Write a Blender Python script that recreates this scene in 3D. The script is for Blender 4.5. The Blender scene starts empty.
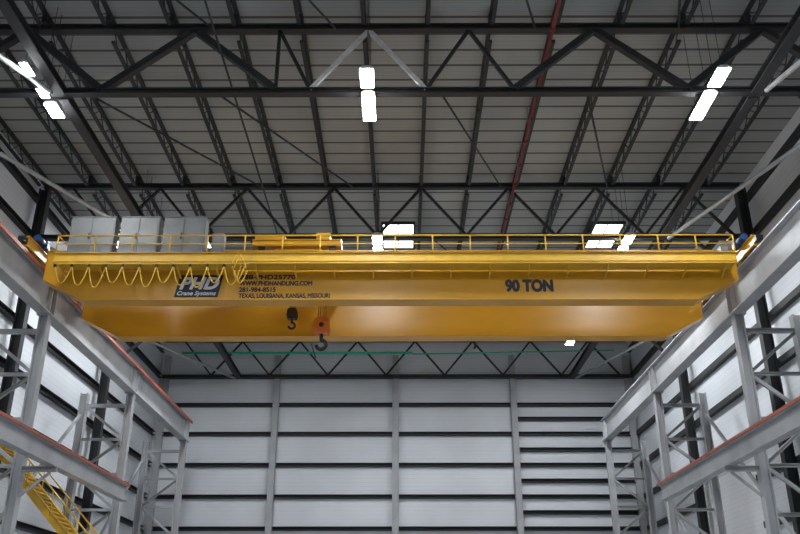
import bpy, math
from mathutils import Vector, Matrix
C=1.6  # camera height; all Z values below are given relative to it
S=bpy.context.scene
COL=S.collection
WL={}
# ---------------------------------------------------------------- materials
def mat(name,col,rough=0.5,metal=0.0,ns=1.5,na=0.12,bump=0.0,emit=0.0,dirt=None,scale=(1,1,1)):
    m=bpy.data.materials.new(name); m.use_nodes=True
    nt=m.node_tree; N=nt.nodes; L=nt.links; b=N['Principled BSDF']
    b.inputs['Roughness'].default_value=rough; b.inputs['Metallic'].default_value=metal
    tc=N.new('ShaderNodeTexCoord'); mp=N.new('ShaderNodeMapping'); mp.inputs['Scale'].default_value=scale
    L.new(tc.outputs['Object'],mp.inputs['Vector'])
    no=N.new('ShaderNodeTexNoise'); no.inputs['Scale'].default_value=ns; no.inputs['Detail'].default_value=5
    L.new(mp.outputs['Vector'],no.inputs['Vector'])
    mx=N.new('ShaderNodeMix'); mx.data_type='RGBA'
    d=dirt or tuple(c*(1-3*na) if 3*na<1 else 0 for c in col)
    mx.inputs[6].default_value=(*col,1); mx.inputs[7].default_value=(*d,1)
    rp=N.new('ShaderNodeMapRange'); rp.inputs[1].default_value=0.42; rp.inputs[2].default_value=0.75
    L.new(no.outputs['Fac'],rp.inputs[0]); L.new(rp.outputs[0],mx.inputs[0])
    L.new(mx.outputs[2],b.inputs['Base Color'])
    if bump:
        bp=N.new('ShaderNodeBump'); bp.inputs['Strength'].default_value=bump; bp.inputs['Distance'].default_value=0.02
        L.new(no.outputs['Fac'],bp.inputs['Height']); L.new(bp.outputs[0],b.inputs['Normal'])
    if emit:
        b.inputs['Emission Color'].default_value=(*col,1); b.inputs['Emission Strength'].default_value=emit
    return m
def stripe(m,axis,period,width,dark,soft=0.02):
    """multiply the base colour by a periodic seam"""
    nt=m.node_tree; N=nt.nodes; L=nt.links; b=N['Principled BSDF']
    src=b.inputs['Base Color'].links[0].from_socket
    g=N.new('ShaderNodeNewGeometry'); sx=N.new('ShaderNodeSeparateXYZ'); L.new(g.outputs['Position'],sx.inputs[0])
    dv=N.new('ShaderNodeMath'); dv.operation='DIVIDE'; dv.inputs[1].default_value=period; L.new(sx.outputs[axis],dv.inputs[0])
    fr=N.new('ShaderNodeMath'); fr.operation='FRACT'; L.new(dv.outputs[0],fr.inputs[0])
    lt=N.new('ShaderNodeMath'); lt.operation='LESS_THAN'; lt.inputs[1].default_value=width/period; L.new(fr.outputs[0],lt.inputs[0])
    mx=N.new('ShaderNodeMix'); mx.data_type='RGBA'; mx.blend_type='MULTIPLY'
    L.new(lt.outputs[0],mx.inputs[0]); L.new(src,mx.inputs[6]); mx.inputs[7].default_value=(dark,dark,dark,1)
    L.new(mx.outputs[2],b.inputs['Base Color'])
M={}
M['yellow']=mat('crane_yellow_paint',(0.60,0.30,0.016),0.3,0,0.5,0.04,0.0,scale=(1,1,3))
M['yellow2']=mat('handrail_yellow_paint',(0.68,0.41,0.04),0.4,0,2,0.06)
M['orange']=mat('hook_block_orange',(0.6,0.16,0.02),0.4,0,3,0.1)
M['white']=mat('steel_light_grey_paint',(0.39,0.40,0.42),0.5,0,0.8,0.08,0.05)
M['dark']=mat('steel_dark_grey_primer',(0.020,0.021,0.024),0.6,0,1.0,0.1)
M['joist']=mat('joist_grey_primer',(0.024,0.026,0.029),0.6,0,1.0,0.1)
M['girt']=mat('girt_dark_grey',(0.018,0.019,0.022),0.6,0,1.0,0.1)
M['strut']=mat('galvanised_strut',(0.42,0.43,0.44),0.4,0.3,3,0.1)
M['brace']=mat('light_painted_brace',(0.6,0.6,0.6),0.5,0,3,0.1)
M['red']=mat('sprinkler_red_paint',(0.16,0.015,0.015),0.4,0,3,0.1)
M['redbar']=mat('conductor_bar_orange_red',(0.38,0.09,0.05),0.45,0,2,0.1)
M['black']=mat('black_steel',(0.012,0.012,0.014),0.4,0.2,4,0.1)
M['cab']=mat('cabinet_grey_enamel',(0.20,0.203,0.207),0.45,0.1,1.5,0.1)
M['blue']=mat('motor_blue_paint',(0.01,0.04,0.14),0.4,0,3,0.1)
M['navy']=mat('decal_navy',(0.012,0.014,0.03),0.5,0,3,0.02)
M['decalw']=mat('decal_white',(0.6,0.63,0.68),0.5,0,3,0.02)
M['green']=mat('green_cable',(0.02,0.60,0.30),0.5,0,3,0.05)
M['rope']=mat('steel_rope',(0.12,0.11,0.1),0.5,0.5,3,0.1)
M['lens']=mat('lamp_lens',(0.95,0.985,1.0),0.5,0,1,0,emit=205)
M['sky']=mat('skylight_pane',(0.93,0.97,1.0),0.3,0,1,0,emit=5)
M['house']=mat('lamp_housing_white',(0.6,0.6,0.6),0.4,0.2,3,0.05)
M['floor']=mat('concrete_floor',(0.41,0.42,0.43),0.5,0,0.3,0.1,0.2)
M['wall']=mat('white_metal_wall_panel',(0.73,0.76,0.81),0.5,0,0.12,0.07,0.0)
stripe(M['wall'],2,0.30,0.02,0.82)
M['door']=mat('white_roll_up_door',(0.9,0.91,0.93),0.5,0,0.5,0.03)
stripe(M['door'],2,0.25,0.02,0.85)
M['roof']=mat('roof_deck_grey',(0.36,0.375,0.375),0.6,0,0.15,0.1,0.0)
stripe(M['roof'],1,1.03,0.14,0.22)
stripe(M['roof'],1,0.2575,0.03,0.78)
# ---------------------------------------------------------------- mesh builder
def basis(p0,p1,up=(0,0,1)):
    d=(Vector(p1)-Vector(p0)).normalized(); u=Vector(up)
    if abs(d.dot(u))>0.98: u=Vector((0,1,0)) if abs(d.y)<0.9 else Vector((1,0,0))
    r=d.cross(u).normalized(); u=r.cross(d).normalized(); return r,u
def rect(w,h): return [(-w/2,-h/2),(w/2,-h/2),(w/2,h/2),(-w/2,h/2)]
def isec(w,h,t,f):
    a=w/2;b=h/2;c=t/2
    return [(-a,-b),(a,-b),(a,-b+f),(c,-b+f),(c,b-f),(a,b-f),(a,b),(-a,b),(-a,b-f),(-c,b-f),(-c,-b+f),(-a,-b+f)]
def csec(w,h,t):
    a=w/2;b=h/2
    return [(-a,-b),(a,-b),(a,-b+t),(-a+t,-b+t),(-a+t,b-t),(a,b-t),(a,b),(-a,b)]
def circ(r,n=10): return [(r*math.cos(2*math.pi*i/n),r*math.sin(2*math.pi*i/n)) for i in range(n)]
class MB:
    def __init__(s): s.v=[];s.f=[];s.sm=[]
    def prism(s,p0,p1,prof,up=(0,0,1),smooth=False):
        r,u=basis(p0,p1,up); n=len(prof); k=len(s.v)
        for p in (Vector(p0),Vector(p1)):
            for a,b in prof: s.v.append(p+r*a+u*b)
        for i in range(n):
            j=(i+1)%n; s.f.append((k+i,k+j,k+n+j,k+n+i)); s.sm.append(smooth)
        s.f.append(tuple(k+i for i in reversed(range(n)))); s.f.append(tuple(k+n+i for i in range(n))); s.sm+= [False,False]
        return s
    def box(s,x0,x1,y0,y1,z0,z1):
        return s.prism(((x0+x1)/2,y0,(z0+z1)/2),((x0+x1)/2,y1,(z0+z1)/2),rect(abs(x1-x0),abs(z1-z0)))
    def cyl(s,p0,p1,r,n=12): return s.prism(p0,p1,circ(r,n),smooth=True)
    def extr(s,poly,y0,y1):   # polygon in XZ extruded along Y
        n=len(poly);k=len(s.v)
        for y in (y0,y1):
            for a,b in poly: s.v.append(Vector((a,y,b)))
        for i in range(n):
            j=(i+1)%n; s.f.append((k+i,k+j,k+n+j,k+n+i)); s.sm.append(False)
        s.f.append(tuple(k+i for i in range(n))); s.f.append(tuple(k+n+i for i in reversed(range(n)))); s.sm+=[False,False]
        return s
    def tube(s,pts,r,n=6):
        pts=[Vector(p) for p in pts]; k=len(s.v)
        for i,p in enumerate(pts):
            a=pts[max(0,i-1)];b=pts[min(len(pts)-1,i+1)]
            rr,uu=basis(a,b,(0,1,0))
            for t in range(n):
                an=2*math.pi*t/n; s.v.append(p+rr*(r*math.cos(an))+uu*(r*math.sin(an)))
        for i in range(len(pts)-1):
            for t in range(n):
                q=(t+1)%n; s.f.append((k+i*n+t,k+i*n+q,k+(i+1)*n+q,k+(i+1)*n+t)); s.sm.append(True)
        s.f.append(tuple(k+t for t in reversed(range(n)))); e=k+(len(pts)-1)*n
        s.f.append(tuple(e+t for t in range(n))); s.sm+=[False,False]
        return s
    def obj(s,name,m,parent=None,bevel=0,**kw):
        V=[Vector((p.x,p.y,p.z+C)) for p in s.v]
        if parent is None:
            o0=Vector(((min(p.x for p in V)+max(p.x for p in V))/2,(min(p.y for p in V)+max(p.y for p in V))/2,min(p.z for p in V)))
        else: o0=WL[parent.name]
        me=bpy.data.meshes.new(name); me.from_pydata([p-o0 for p in V],[],s.f)
        me.polygons.foreach_set('use_smooth',s.sm); me.materials.append(M[m]); me.update()
        import bmesh
        bm=bmesh.new(); bm.from_mesh(me); bmesh.ops.recalc_face_normals(bm,faces=bm.faces); bm.to_mesh(me); bm.free()
        o=bpy.data.objects.new(name,me); COL.objects.link(o)
        if parent is None: o.location=o0
        else: o.parent=parent
        WL[o.name]=o0
        if bevel:
            b=o.modifiers.new('b','BEVEL'); b.width=bevel; b.segments=2; b.limit_method='ANGLE'
        for a,b in kw.items(): o[a]=b
        return o
def empty(name,loc,label,cat,group=None):
    o=bpy.data.objects.new(name,None); COL.objects.link(o); o.location=(loc[0],loc[1],loc[2]+C)
    WL[o.name]=Vector(o.location); o['label']=label; o['category']=cat
    if group: o['group']=group
    return o
# ---------------------------------------------------------------- setting
XL,XR,YB,YF=-19.5,18.4,66.0,-14.0
ZF=-C; ZR=22.6
MB().box(XL-0.3,XR+0.3,YF,YB+0.3,ZF-0.3,ZF).obj('floor','floor',kind='structure',label='grey concrete hall floor')
MB().box(XL-0.3,XR+0.3,YF,YB+0.3,ZR,ZR+0.3).obj('ceiling','roof',kind='structure',label='grey ribbed metal roof deck with dark seams')
MB().box(XL-0.3,XR+0.3,YB,YB+0.3,ZF,ZR).obj('wall_back','wall',kind='structure',label='white metal panel end wall')
MB().box(XL-0.3,XL,YF,YB,ZF,ZR).obj('wall_left','wall',kind='structure',label='white metal panel side wall')
MB().box(XR,XR+0.3,YF,YB,ZF,ZR).obj('wall_right','wall',kind='structure',label='white metal panel side wall')
MB().box(XL-0.3,XR+0.3,YF-0.3,YF,ZF,ZR).obj('wall_front','wall',kind='structure',label='white metal panel end wall')
# roll-up door in the right wall
MB().box(XR-0.08,XR,44.5,53.5,ZF,8.6).obj('door_1','door',kind='structure',label='white ribbed roll-up door in the side wall')
# ---------------------------------------------------------------- end wall columns and girts
cx=[-10.0,-0.56,8.75]
for x in [-18.9]+cx+[17.9]:
    MB().prism((x,YB-0.3,ZF),(x,YB-0.3,21.0),isec(0.46,0.42,0.05,0.05),up=(0,1,0)).obj('wind_column','white',
      label='light grey steel I-section column standing against the end wall',category='column',group='end wall columns')
gz=[5.3-2.36*2,5.3-2.36,5.3,7.6,9.93,12.3,14.7,17.0,19.3]
ed=[-19.2]+cx+[18.1]
for b in range(4):
    zs=list(gz)
    if b==3: zs+= [z+1.17 for z in gz[:-2]]
    for z in zs:
        MB().prism((ed[b]+0.25,YB-0.17,z),(ed[b+1]-0.25,YB-0.17,z),csec(0.3,0.30,0.03),up=(0,0,1)).obj('wall_girt','girt',
          label='dark grey horizontal steel girt across the end wall panels',category='girt',group='end wall girts')
for X,sg in ((XL+0.16,1),(XR-0.16,-1)):
    for z in gz+[21.4]:
        segs=[(6.0,65.6)]
        if sg==-1 and z<8.9: segs=[(6,44.3),(53.7,65.6)]
        for y0,y1 in segs:
            MB().prism((X,y0,z),(X,y1,z),csec(0.28,0.32,0.03)).obj('wall_girt','girt',
              label='dark grey horizontal steel girt along the side wall panels',category='girt',group='side wall girts')
# ---------------------------------------------------------------- roof trusses
X0=-1.3; ZT=22.0; ZBm=19.0
def truss(Y,k):
    e=empty('roof_truss',((XL+XR)/2,Y,ZBm),'dark grey steel roof truss spanning the hall','truss','roof trusses')
    a,b=XL+0.55,XR-0.55
    MB().prism((a,Y,ZT),(b,Y,ZT),isec(0.3,0.28,0.05,0.05)).obj('top_chord','dark',e)
    MB().prism((a,Y,ZBm),(b,Y,ZBm),isec(0.3,0.26,0.05,0.05)).obj('bottom_chord','dark',e)
    h=2.3
    if k==1:
        xs=[(-18.0,0),(-14.7,1),(-11.4,0),(-8.1,1),(-4.8,0),(-4.8,1),(-3.5,0),(X0,1),(0.9,0),(2.6,1),(4.25,0),(7.5,1),(10.8,0),(14.1,1),(17.2,0)]
    else:
        xs=[]; x=X0-7*h; i=0
        while x<17.6:
            xs.append((x,(i+1)%2)); x+=h; i+=1
    for (xa,ta),(xb,tb) in zip(xs,xs[1:]):
        w=0.26 if (k==1 and abs(xb-xa)>3) else 0.13
        inner=(k==1 and X0 in (xa,xb))
        if inner: w=0.15
        MB().prism((xa,Y,ZT-0.1 if ta else ZBm+0.1),(xb,Y,ZT-0.1 if tb else ZBm+0.1),rect(w,w)).obj('web_member','brace' if inner else 'dark',e)
    return e
TY=[14.1,26.8,39.5,52.2,64.7]
for k,Y in enumerate(TY): truss(Y,k)
# joists (bar joists running along the hall)
for i in range(15):
    x=-19.0+2.5*i
    for (ya,yb) in zip(TY,TY[1:]):
        e=empty('bar_joist',(x,(ya+yb)/2,21.8),'dark grey open-web bar joist under the roof deck','joist','roof bar joists')
        y0,y1=ya+0.03,yb-0.03
        MB().prism((x,y0,22.53),(x,y1,22.53),rect(0.16,0.12)).obj('top_chord','joist',e)
        MB().prism((x,y0+0.5,21.8),(x,y1-0.5,21.8),rect(0.14,0.10)).obj('bottom_chord','joist',e)
        MB().box(x-0.1,x+0.1,y0,y0+0.25,22.14,22.48).obj('bearing_seat','joist',e)
        MB().box(x-0.1,x+0.1,y1-0.25,y1,22.14,22.48).obj('bearing_seat','joist',e)
        n=16; P=[]
        for j in range(n+1): P.append((x,y0+0.3+(y1-y0-0.6)*j/n,22.49 if j%2==0 else 21.8))
        MB().tube(P,0.03,5).obj('web_lacing','joist',e)
# longitudinal beams, wall columns, plan bracing
for X in (-12.9,13.3):
    for ya,yb in zip(TY,TY[1:]):
        MB().prism((X,ya+0.16,18.98),(X,yb-0.16,18.98),isec(0.40,0.36,0.06,0.05)).obj('roof_tie_beam','dark',
          label='heavy dark grey steel beam running between roof trusses',category='beam',group='roof tie beams')
for X in (XL+0.62,XR-0.62):
    for Y in TY[1:4]:
        MB().prism((X,Y,ZF),(X,Y,ZT-0.2),isec(0.42,0.5,0.05,0.06),up=(1,0,0)).obj('building_column','dark',
          label='dark grey steel building column against the side wall',category='column',group='building columns')
for X,XB in ((XL+0.9,-13.15),(XR-0.9,13.55)):
    for ya,yb in zip(TY,TY[1:]):
        MB().cyl((X,ya+0.3,18.75),(XB,yb-0.4,18.75),0.10,8).obj('roof_brace','strut',
          label='galvanised tubular diagonal brace beside the side wall',category='brace',group='roof plan braces')
# knee braces column -> truss
for X,XB in ((XL+0.92,-15.6),(XR-0.915,15.0)):
    for Y in TY[1:4]:
        MB().prism((X,Y,16.2),(XB,Y,18.84),rect(0.16,0.16)).obj('knee_brace','dark',
          label='dark grey diagonal knee brace from column to truss',category='brace',group='knee braces')
# cross rods in the roof plane bays
for xa,xb in ((-12.2,-7.4),(-7.2,-2.6),(1.4,5.2),(7.0,10.8)):
    for ya,yb in zip(TY[:3],TY[1:4]):
        MB().cyl((xa,ya+0.1,19.15),(xb,yb-0.1,21.9),0.045,6).obj('sway_rod','dark',
          label='thin dark diagonal sway rod between trusses',category='brace',group='roof sway rods')
# sprinkler pipe
e=empty('sprinkler_pipe',(5.75,40,21.4),'red painted sprinkler main under the roof deck','pipe')
MB().cyl((5.75,8,21.4),(5.75,65,21.4),0.08,10).obj('pipe_run','red',e)
for y in range(10,64,4):
    MB().cyl((5.75,y,21.4),(5.75,y+0.22,21.4),0.12,10).obj('pipe_coupling','red',e)
    MB().cyl((5.75,y+2,21.4),(5.75,y+2,21.15),0.03,6).cyl((5.75,y+2,21.15),(5.75,y+2,21.12),0.07,8).obj('sprinkler_head','red',e)
    MB().cyl((5.75,y+3,21.4),(5.75,y+3,22.6),0.015,6).obj('pipe_hanger','strut',e)
MB().cyl((-6.9,8,20.5),(-6.9,64.6,20.5),0.045,8).obj('conduit_run','joist',label='thin dark conduit run under the joists',category='conduit')
# ---------------------------------------------------------------- lamps
def lamp(X,Y,Z,L=1.5,W=0.50):
    e=empty('high_bay_light',(X,Y,Z),'white rectangular LED high bay light hanging under the roof','ceiling light','high bay lights')
    pr=[(-W/2,0.0),(W/2,0.0),(W/2,0.06),(W/4,0.13),(-W/4,0.13),(-W/2,0.06)]
    MB().prism((X,Y-L/2,Z),(X,Y+L/2,Z),pr).obj('housing','house',e)
    MB().box(X-W/2+0.02,X+W/2-0.02,Y-L/2+0.03,Y+L/2-0.03,Z-0.03,Z-0.003).obj('lens','lens',e)
    for d in (-L*0.3,L*0.38): MB().cyl((X,Y+d,Z+0.12),(X,Y+d,22.6),0.012,5).obj('hanger_rod','dark',e)
for X in (-13.35,-1.28,11.5):
    for Y in (1.3,13.0,25.6,39.2,49.7):
        if X<-13 and Y==25.6: continue
        lamp(X,Y-0.08,18.7,1.15); lamp(X,Y+1.75,18.7,1.85)
lamp(-13.42,24.95,18.7,0.75,0.28); lamp(-13.42,26.42,18.7,0.6,0.32); lamp(-13.42,27.55,18.7,0.95,0.5)
lamp(11.5,55.3,18.7,1.3)
# skylights
for n,(X,Y) in enumerate([(-0.25,46.6),(12.15,46.6),(-12.7,46.6),(-17.75,46.6)]):
    e=empty('skylight',(X,Y,22.5),'bright daylight skylight with dark glazing bars in the roof','skylight','skylights')
    w,l=0.9,1.7
    m=MB()
    m.box(X-w-.1,X-w,Y-l,Y+l,22.42,22.6).box(X+w,X+w+.1,Y-l,Y+l,22.42,22.6).box(X-w-.1,X+w+.1,Y-l-.1,Y-l,22.42,22.6).box(X-w-.1,X+w+.1,Y+l,Y+l+.1,22.42,22.6)
    m.box(X-0.03,X+0.03,Y-l,Y+l,22.46,22.52).box(X-w,X+w,Y-0.04,Y+0.04,22.46,22.52)
    m.obj('frame','dark',e)
    MB().box(X-w,X+w,Y-l,Y+l,22.53,22.59).obj('pane','sky',e)
# ---------------------------------------------------------------- runway girders
def runway(X,s):   # s=+1: hall lies towards +X
    e=empty('runway_girder',(X,34,12.85),'light grey steel crane runway girder resting on lattice columns','girder','crane runway girders')
    y0,y1=6,60.2
    MB().box(X-0.04,X+0.04,y0,y1,12.9,14.3).obj('web_plate','white',e)
    MB().box(X-0.28,X+0.28,y0,y1,14.3,14.36).obj('top_flange','white',e)
    MB().box(X-0.28,X+0.28,y0,y1,12.84,12.9).obj('bottom_flange','white',e)
    MB().prism((X,y0,14.41),(X,y1,14.41),isec(0.12,0.10,0.04,0.025)).obj('crane_rail','strut',e)
    for Y in (9,21.7,34.4,47,59.6):
        for d in (-0.25,0.25):
            MB().box(X-0.24,X+0.24,Y+d-0.015,Y+d+0.015,12.9,14.3).obj('stiffener','white',e)
    if s>0:
        MB().box(X+0.30,X+0.36,y0,y1,14.18,14.34).obj('conductor_bar','redbar',e,label='orange-red conductor bar')
    return e
runway(-15.4,1); runway(14.4,-1)
def lower_runway(X,s):
    e=empty('lower_runway_beam',(X,26,6.4),'light grey runway beam with orange-red conductor bar on column brackets','beam','lower runway beams')
    y0,y1=6,43.9
    MB().prism((X,y0,6.78),(X,y1,6.78),isec(0.42,0.8,0.05,0.05)).obj('beam_section','white',e)
    MB().prism((X,y0,7.23),(X,y1,7.23),isec(0.11,0.10,0.04,0.025)).obj('crane_rail','strut',e)
    MB().box(X+s*0.21,X+s*0.27,y0,y1,7.12,7.23).obj('conductor_bar','redbar',e,label='orange-red conductor bar')
    for Y in (9,21.7,34.4):
        xa=X-s*1.1
        m=MB(); m.prism((xa,Y,6.28),(X+s*0.25,Y,6.28),isec(0.25,0.2,0.03,0.03)); m.prism((xa,Y,5.2),(X,Y,6.15),rect(0.1,0.1))
        m.obj('bracket','white',e)
lower_runway(-14.1,1); lower_runway(13.1,-1)
def lattice(X,XO,Y):
    s=1 if XO>X else -1
    e=empty('lattice_column',((X+XO)/2,Y,ZF),'light grey laced steel column carrying the crane runway','column','lattice columns')
    w=0.4
    MB().prism((X,Y,ZF+0.04),(X,Y,12.8),isec(w,0.4,0.05,0.05),up=(1,0,0)).obj('inner_leg','white',e)
    MB().prism((XO,Y,ZF+0.04),(XO,Y,12.8),isec(w,0.4,0.05,0.05),up=(1,0,0)).obj('outer_leg','white',e)
    MB().box(min(X,XO)-0.3,max(X,XO)+0.3,Y-0.3,Y+0.3,ZF,ZF+0.04).obj('base_plate','white',e)
    MB().box(X-0.32,X+0.32,Y-0.25,Y+0.25,12.8,12.84).obj('cap_plate','white',e)
    z=ZF+0.4; k=0; h=1.9
    while z+h<12.9:
        a,b=(X+s*0.2,XO-s*0.2)
        MB().prism((a,Y,z),(b,Y,z),csec(0.14,0.14,0.02)).obj('lacing_strut','white',e)
        p,q=(a,b) if k%2==0 else (b,a)
        MB().prism((p,Y,z+0.1),(q,Y,z+h-0.1),csec(0.14,0.14,0.02)).obj('lacing_diagonal','white',e)
        z+=h;k+=1
    MB().prism((X+s*0.2,Y,z),(XO-s*0.2,Y,z),csec(0.16,0.2,0.02)).obj('lacing_strut','white',e)
for Y in (21.7,34.4,47,59.6):
    lattice(-15.4,-18.0,Y); lattice(14.4,16.9,Y)
for X in (-18.0,16.9):
    for (ya,yb) in ((34.7,46.7),(47.3,59.3)):
        MB().prism((X,ya,1.0),(X,yb,11.5),rect(0.14,0.14)).obj('bay_brace','white',label='light grey diagonal brace between lattice columns',category='brace',group='bay braces')
# ---------------------------------------------------------------- crane
CR=empty('overhead_crane',(-0.5,35,12.8),'yellow double-girder 90 ton overhead travelling crane','crane')
def girder(y0,y1,zb,zt,x0,x1):
    poly=[(x0,zt),(x0,13.75),(x0+1.8,zb),(x1-1.8,zb),(x1,13.75),(x1,zt)]
    g=MB().extr(poly,y0+0.03,y1-0.03)
    g.box(x0,x1,y0-0.04,y1+0.04,zt,zt+0.04)
    g.box(x0+1.8,x1-1.8,y0-0.03,y1+0.03,zb-0.04,zb)
    for a,b in (((x0,13.75),(x0+1.8,zb)),((x1,13.75),(x1-1.8,zb))):
        g.prism((a[0],(y0+y1)/2,a[1]-0.02),(b[0],(y0+y1)/2,b[1]-0.02),rect(y1-y0+0.06,0.04))
    return g
gf=girder(32.5,33.2,12.84,14.98,-14.95,13.95).obj('box_girder','yellow',CR)
gr=girder(37.1,37.8,12.84,14.98,-14.95,13.95).obj('box_girder','yellow',CR)
for y in (32.85,37.45):
    MB().prism((-13.6,y,15.07),(12.6,y,15.07),isec(0.12,0.10,0.04,0.025)).obj('trolley_rail','strut',CR)
for X in (-15.4,14.4):
    t=MB().prism((X,31.2,14.88),(X,39.0,14.88),isec(0.42,0.46,0.3,0.04)).obj('end_truck','yellow',CR)
    for y in (31.6,32.6,37.6,38.6):
        MB().cyl((X-0.09,y,14.76),(X+0.09,y,14.76),0.29,20).obj('wheel','black',t)
    s=1 if X<0 else -1
    MB().cyl((X+s*0.25,31.75,15.3),(X+s*0.25,32.4,15.3),0.15,14).box(X+s*0.25-0.18,X+s*0.25+0.18,32.4,32.7,15.11,15.45).obj('drive_motor','blue',t)
    MB().box(X-0.15,X+0.15,30.95,31.2,14.75,15.0).obj('buffer','black',t)
wk=MB().box(-14.2,13.6,31.5,32.44,14.10,14.14).prism((-14.2,31.5,14.23),(13.6,31.5,14.23),csec(0.12,0.5,0.02)).obj('walkway','yellow2',CR)
x=-14
while x<13.6:
    MB().prism((x,31.55,14.02),(x,32.46,13.75),rect(0.06,0.06)).obj('walkway_bracket','yellow2',wk); x+=1.6
HX0,HX1=-14.15,13.55
n=18
hr=MB()
hr.cyl((HX0,31.5,15.25),(HX1,31.5,15.25),0.034,8).cyl((HX0,31.5,14.87),(HX1,31.5,14.87),0.026,8)
for i in range(n+1):
    x=HX0+(HX1-HX0)*i/n; hr.cyl((x,31.5,14.45),(x,31.5,15.25),0.032,8)
for x in (HX0,HX1): hr.cyl((x,31.5,15.25),(x,32.4,15.25),0.03,8)
hr.obj('handrail','yellow2',CR)
hr=MB(); hr.cyl((HX0,38.4,16.0),(HX1,38.4,16.0),0.03,8).cyl((HX0,38.4,15.55),(HX1,38.4,15.55),0.026,8)
for i in range(n+1):
    x=HX0+(HX1-HX0)*i/n; hr.cyl((x,38.4,15.05),(x,38.4,16.0),0.03,8)
hr.obj('handrail','yellow2',CR)
MB().box(-14.2,13.6,37.86,38.44,15.0,15.06).obj('walkway','yellow2',CR)
# cabinets
for xa,xb in ((-13.9,-12.05),(-11.8,-10.2),(-10.0,-8.25)):
    c=MB().box(xa,xb,31.92,32.44,14.5,16.3).box(xa-0.03,xb+0.03,31.88,32.46,16.3,16.34).obj('control_cabinet','cab',CR,label='grey electrical control cabinet')
    mid=(xa+xb)/2
    for p,q in ((xa+0.05,mid-0.025),(mid+0.025,xb-0.05)):
        d=MB().box(p,q,31.885,31.915,14.56,16.24).obj('door','cab',c)
    MB().box(mid-0.12,mid-0.07,31.83,31.885,15.3,15.55).obj('handle','black',c)
    MB().box(xa+0.1,xa+0.2,31.95,32.4,14.14,14.5).box(xb-0.2,xb-0.1,31.95,32.4,14.14,14.5).obj('stand','black',c)
c=MB().box(-7.95,-7.45,32.0,32.4,14.14,15.6).box(-7.9,-7.5,31.97,31.999,14.65,15.55).obj('junction_box','cab',CR)
# bridge lamp / horn box on the walkway
MB().box(13.15,13.45,31.9,32.3,14.14,14.95).box(13.2,13.4,31.86,31.9,14.65,14.9).obj('warning_horn','cab',CR)
# trolley
TR=MB()
for y in (32.85,37.45): TR.prism((-6.4,y,15.5),(-2.6,y,15.5),isec(0.35,0.3,0.2,0.03))
for x in (-6.2,-2.8): TR.prism((x,33.0,15.5),(x,37.3,15.5),isec(0.35,0.3,0.2,0.03))
TR=TR.obj('trolley','yellow',CR)
for y in (32.85,37.45):
    for x in (-6.0,-3.0): MB().cyl((x,y-0.07,15.26),(x,y+0.07,15.26),0.15,16).obj('wheel','black',TR)
MB().cyl((-5.6,34.9,15.95),(-3.2,34.9,15.95),0.42,20).cyl((-5.65,34.9,15.95),(-5.6,34.9,15.95),0.5,20).cyl((-3.2,34.9,15.95),(-3.15,34.9,15.95),0.5,20).obj('hoist_drum','yellow',TR)
MB().box(-3.7,-3.1,32.85,33.45,15.65,16.05).cyl((-3.4,33.45,15.9),(-3.4,34.1,15.9),0.2,14).obj('gearbox','yellow',TR,bevel=0.03)
MB().box(-6.3,-5.0,32.75,33.2,15.65,15.85).obj('equipment_box','yellow',TR,bevel=0.02)
# hooks
def hook(x,y,z,s,main):
    for d in (-0.16,-0.08,0.08,0.16): MB().cyl((x+d*s,y,z+0.3*s),(x+d*s,y,15.5),0.016,6).obj('hoist_rope','rope',CR)
    pr=[(-.30,-.28),(.30,-.28),(.36,0.0),(.30,.38),(.12,.45),(-.12,.45),(-.30,.38),(-.36,0.0)]
    b=MB().extr([(x+a*s,z+c*s) for a,c in pr],y-0.22*s,y-0.14*s).extr([(x+a*s,z+c*s) for a,c in pr],y+0.14*s,y+0.22*s)
    b.box(x-0.28*s,x+0.28*s,y-0.14*s,y+0.14*s,z-0.27*s,z-0.18*s)
    b=b.obj('hook_block','orange' if main else 'black',CR,bevel=0.015,label='orange hook block' if main else 'black hook block')
    MB().cyl((x,y-0.13*s,z+0.08*s),(x,y+0.13*s,z+0.08*s),0.26*s,20).obj('sheave','black',b)
    MB().cyl((x,y-0.25*s,z+0.08*s),(x,y-0.22*s,z+0.08*s),0.10*s,14).obj('sheave_pin','black',b)
    P=[(x,y,z-0.25*s),(x,y,z-0.45*s)]
    cz=z-0.72*s
    for i in range(13):
        a=math.radians(90-i*22); P.append((x+0.2*s*math.cos(a)*1.0,y,cz+0.2*s*math.sin(a)))
    MB().tube(P,0.08*s,10).obj('hook','black',b)
hook(-3.52,34.9,12.42,1.05,True)
hook(-4.8,34.7,12.95,0.68,False)
# festoon
m=MB().prism((-14.0,31.3,13.92),(-6.2,31.3,13.92),isec(0.08,0.1,0.02,0.02)).obj('festoon_track','yellow2',CR)
n=11; x0,x1=-14.0,-6.5
for i in range(n):
    a=x0+(x1-x0)*i/n; b=x0+(x1-x0)*(i+1)/n; P=[]
    for j in range(17):
        t=j/16; sag=1-abs(2*t-1)**2.6
        P.append((a+(b-a)*(t+0.05*math.sin(2*math.pi*t)),31.3,13.82-sag*(0.85+0.1*((i*7)%3-1))))
    MB().tube(P,0.026,6).obj('festoon_cable','yellow2',CR)
    MB().box(a-0.05,a+0.05,31.25,31.35,13.76,13.87).obj('cable_carrier','black',CR)
for k in range(4):
    P=[]
    for j in range(17):
        t=j/16; P.append((-6.9+0.5*t+0.06*k,31.28-0.03*k,13.85+0.55*math.sin(math.pi*t)*(-1 if k%2 else 0.9)-0.1*k))
    MB().tube(P,0.028,6).obj('festoon_cable','yellow2',CR)
for i in range(6):
    MB().prism((-13.8+1.45*i,31.3,13.97),(-13.8+1.45*i,31.52,14.05),rect(0.05,0.05)).obj('festoon_bracket','yellow2',CR)
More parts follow.
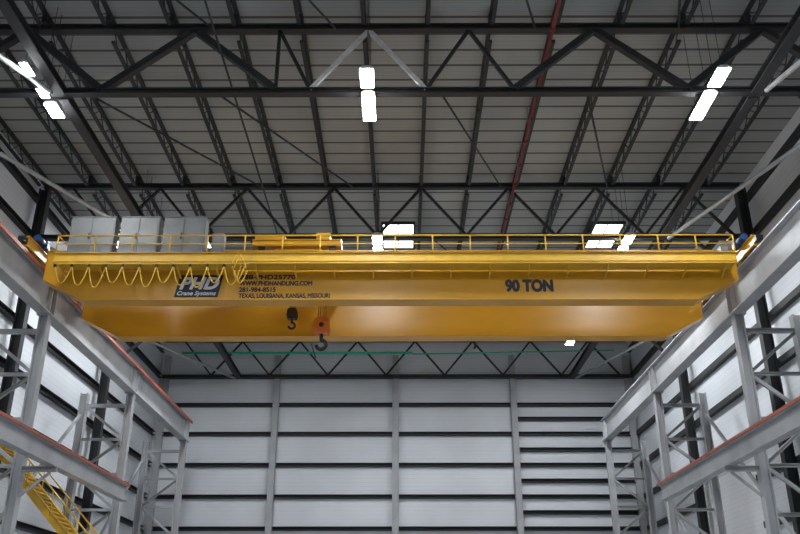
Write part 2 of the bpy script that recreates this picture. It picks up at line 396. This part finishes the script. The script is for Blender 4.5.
# lettering
def text(s,x,z,h,mt,parent,y=32.5,w=None,shear=0,bold=0,depth=0.003,name='lettering'):
    cu=bpy.data.curves.new('t','FONT'); cu.body=s; cu.size=h/0.69; cu.extrude=depth; cu.shear=shear
    cu.align_x='LEFT'; to=bpy.data.objects.new('t',cu); COL.objects.link(to)
    dg=bpy.context.evaluated_depsgraph_get(); dg.update()
    me0=bpy.data.meshes.new_from_object(to.evaluated_get(dg)); bpy.data.objects.remove(to)
    xs=[v.co.x for v in me0.vertices]; a,b=min(xs),max(xs); k=(w/(b-a)) if w else 1
    P=WL[parent.name]; V=[];F=[]
    sh=[(0,0)]+([(bold*math.cos(t*math.pi/4),bold*math.sin(t*math.pi/4)) for t in range(8)] if bold else [])
    for q,(dx,dz) in enumerate(sh):
        o=len(V)
        for v in me0.vertices:
            V.append(Vector((x+(v.co.x-a)*k+dx,y-v.co.z-0.0002*q,z+v.co.y+dz+C))-P)
        for p in me0.polygons: F.append([o+i for i in p.vertices])
    me=bpy.data.meshes.new(name); me.from_pydata(V,[],F); me.materials.append(M[mt])
    o=bpy.data.objects.new(name,me); COL.objects.link(o); o.parent=parent; WL[o.name]=P.copy(); return o
FY=32.522
text('90 TON',4.28,13.19,0.48,'navy',gf,y=FY,w=1.92,bold=0.04)
text('888-PHD25770',-6.75,13.73,0.19,'navy',gf,y=FY,w=2.3,bold=0.012)
text('WWW.PHDHANDLING.COM',-6.75,13.45,0.19,'navy',gf,y=FY,w=3.0,bold=0.012)
text('281-984-8515',-6.75,13.17,0.19,'navy',gf,y=FY,w=1.5,bold=0.012)
text('TEXAS, LOUISIANA, KANSAS, MISSOURI',-6.75,12.90,0.19,'navy',gf,y=FY,w=3.75,bold=0.01)
MB().extr([(-9.42,12.93),(-7.62,12.93),(-7.45,13.92),(-9.25,13.92)],FY-0.004,FY+0.006).obj('logo_panel','navy',gf,label='dark navy logo decal')
text('PHD',-9.2,13.30,0.50,'decalw',gf,y=FY-0.009,w=1.58,shear=0.3,bold=0.03,name='logo_lettering')
text('Crane Systems',-9.3,13.02,0.17,'decalw',gf,y=FY-0.009,w=1.6,shear=0.3,bold=0.008,name='logo_lettering')
# ---------------------------------------------------------------- stair
ST=empty('access_stair',(-13,38.2,ZF),'yellow steel access stair with handrails beside the runway columns','stair')
p0=Vector((-18.7,0,8.6)); p1=Vector((-8.9,0,ZF+0.15))
SY0,SY1=37.3,39.0
for y in (SY0,SY1):
    MB().prism((p0.x,y,p0.z),(p1.x,y,p1.z),csec(0.08,0.32,0.02)).obj('stringer','yellow2',ST)
    m=MB(); m.cyl((p0.x,y,p0.z+1.05),(p1.x,y,p1.z+1.05),0.035,8).cyl((p0.x,y,p0.z+0.6),(p1.x,y,p1.z+0.6),0.028,8)
    for i in range(9):
        q=p0.lerp(p1,i/8); m.cyl((q.x,y,q.z),(q.x,y,q.z+1.05),0.03,8)
    m.obj('handrail','yellow2',ST)
for i in range(1,46):
    q=p0.lerp(p1,i/46); MB().box(q.x-0.13,q.x+0.13,SY0+0.05,SY1-0.05,q.z-0.02,q.z+0.02).obj('tread','yellow2',ST)
MB().box(-19.15,-18.6,35.8,39.2,8.56,8.62).obj('landing','yellow2',ST)
m=MB()
for z in (9.15,9.65): m.cyl((-18.6,35.8,z),(-18.6,37.3,z),0.035,8).cyl((-19.15,35.8,z),(-18.6,35.8,z),0.035,8)
for y in (35.8,36.55,37.3): m.cyl((-18.6,y,8.6),(-18.6,y,9.65),0.03,8)
m.obj('landing_rail','yellow2',ST)
for y in (36.0,39.0): MB().prism((-18.9,y,ZF),(-18.9,y,8.56),rect(0.12,0.12)).obj('landing_post','yellow2',ST)
# green safety cables along the rear truss
MB().cyl((-17.5,64.54,20.9),(0.8,64.54,20.9),0.10,8).obj('safety_cable','green',label='green safety cable strung along the rear roof truss',category='cable',group='safety cables')
MB().cyl((0.8,64.58,20.8),(16.8,64.58,21.1),0.055,6).obj('safety_cable','green',label='green safety cable strung along the rear roof truss',category='cable',group='safety cables')
# ---------------------------------------------------------------- world, camera
w=bpy.data.worlds.new('World'); S.world=w; w.use_nodes=True
w.node_tree.nodes['Background'].inputs[0].default_value=(0.5,0.55,0.6,1); w.node_tree.nodes['Background'].inputs[1].default_value=0.3
cd=bpy.data.cameras.new('Camera'); cam=bpy.data.objects.new('Camera',cd); COL.objects.link(cam)
cam.location=(0,0,C); cam.rotation_euler=(math.radians(90+23.7),0,math.radians(0.185)); cd.lens=38.25; cd.sensor_width=36; cd.clip_end=300
S.camera=cam
S.view_settings.view_transform='Standard'
S.view_settings.exposure=-0.05
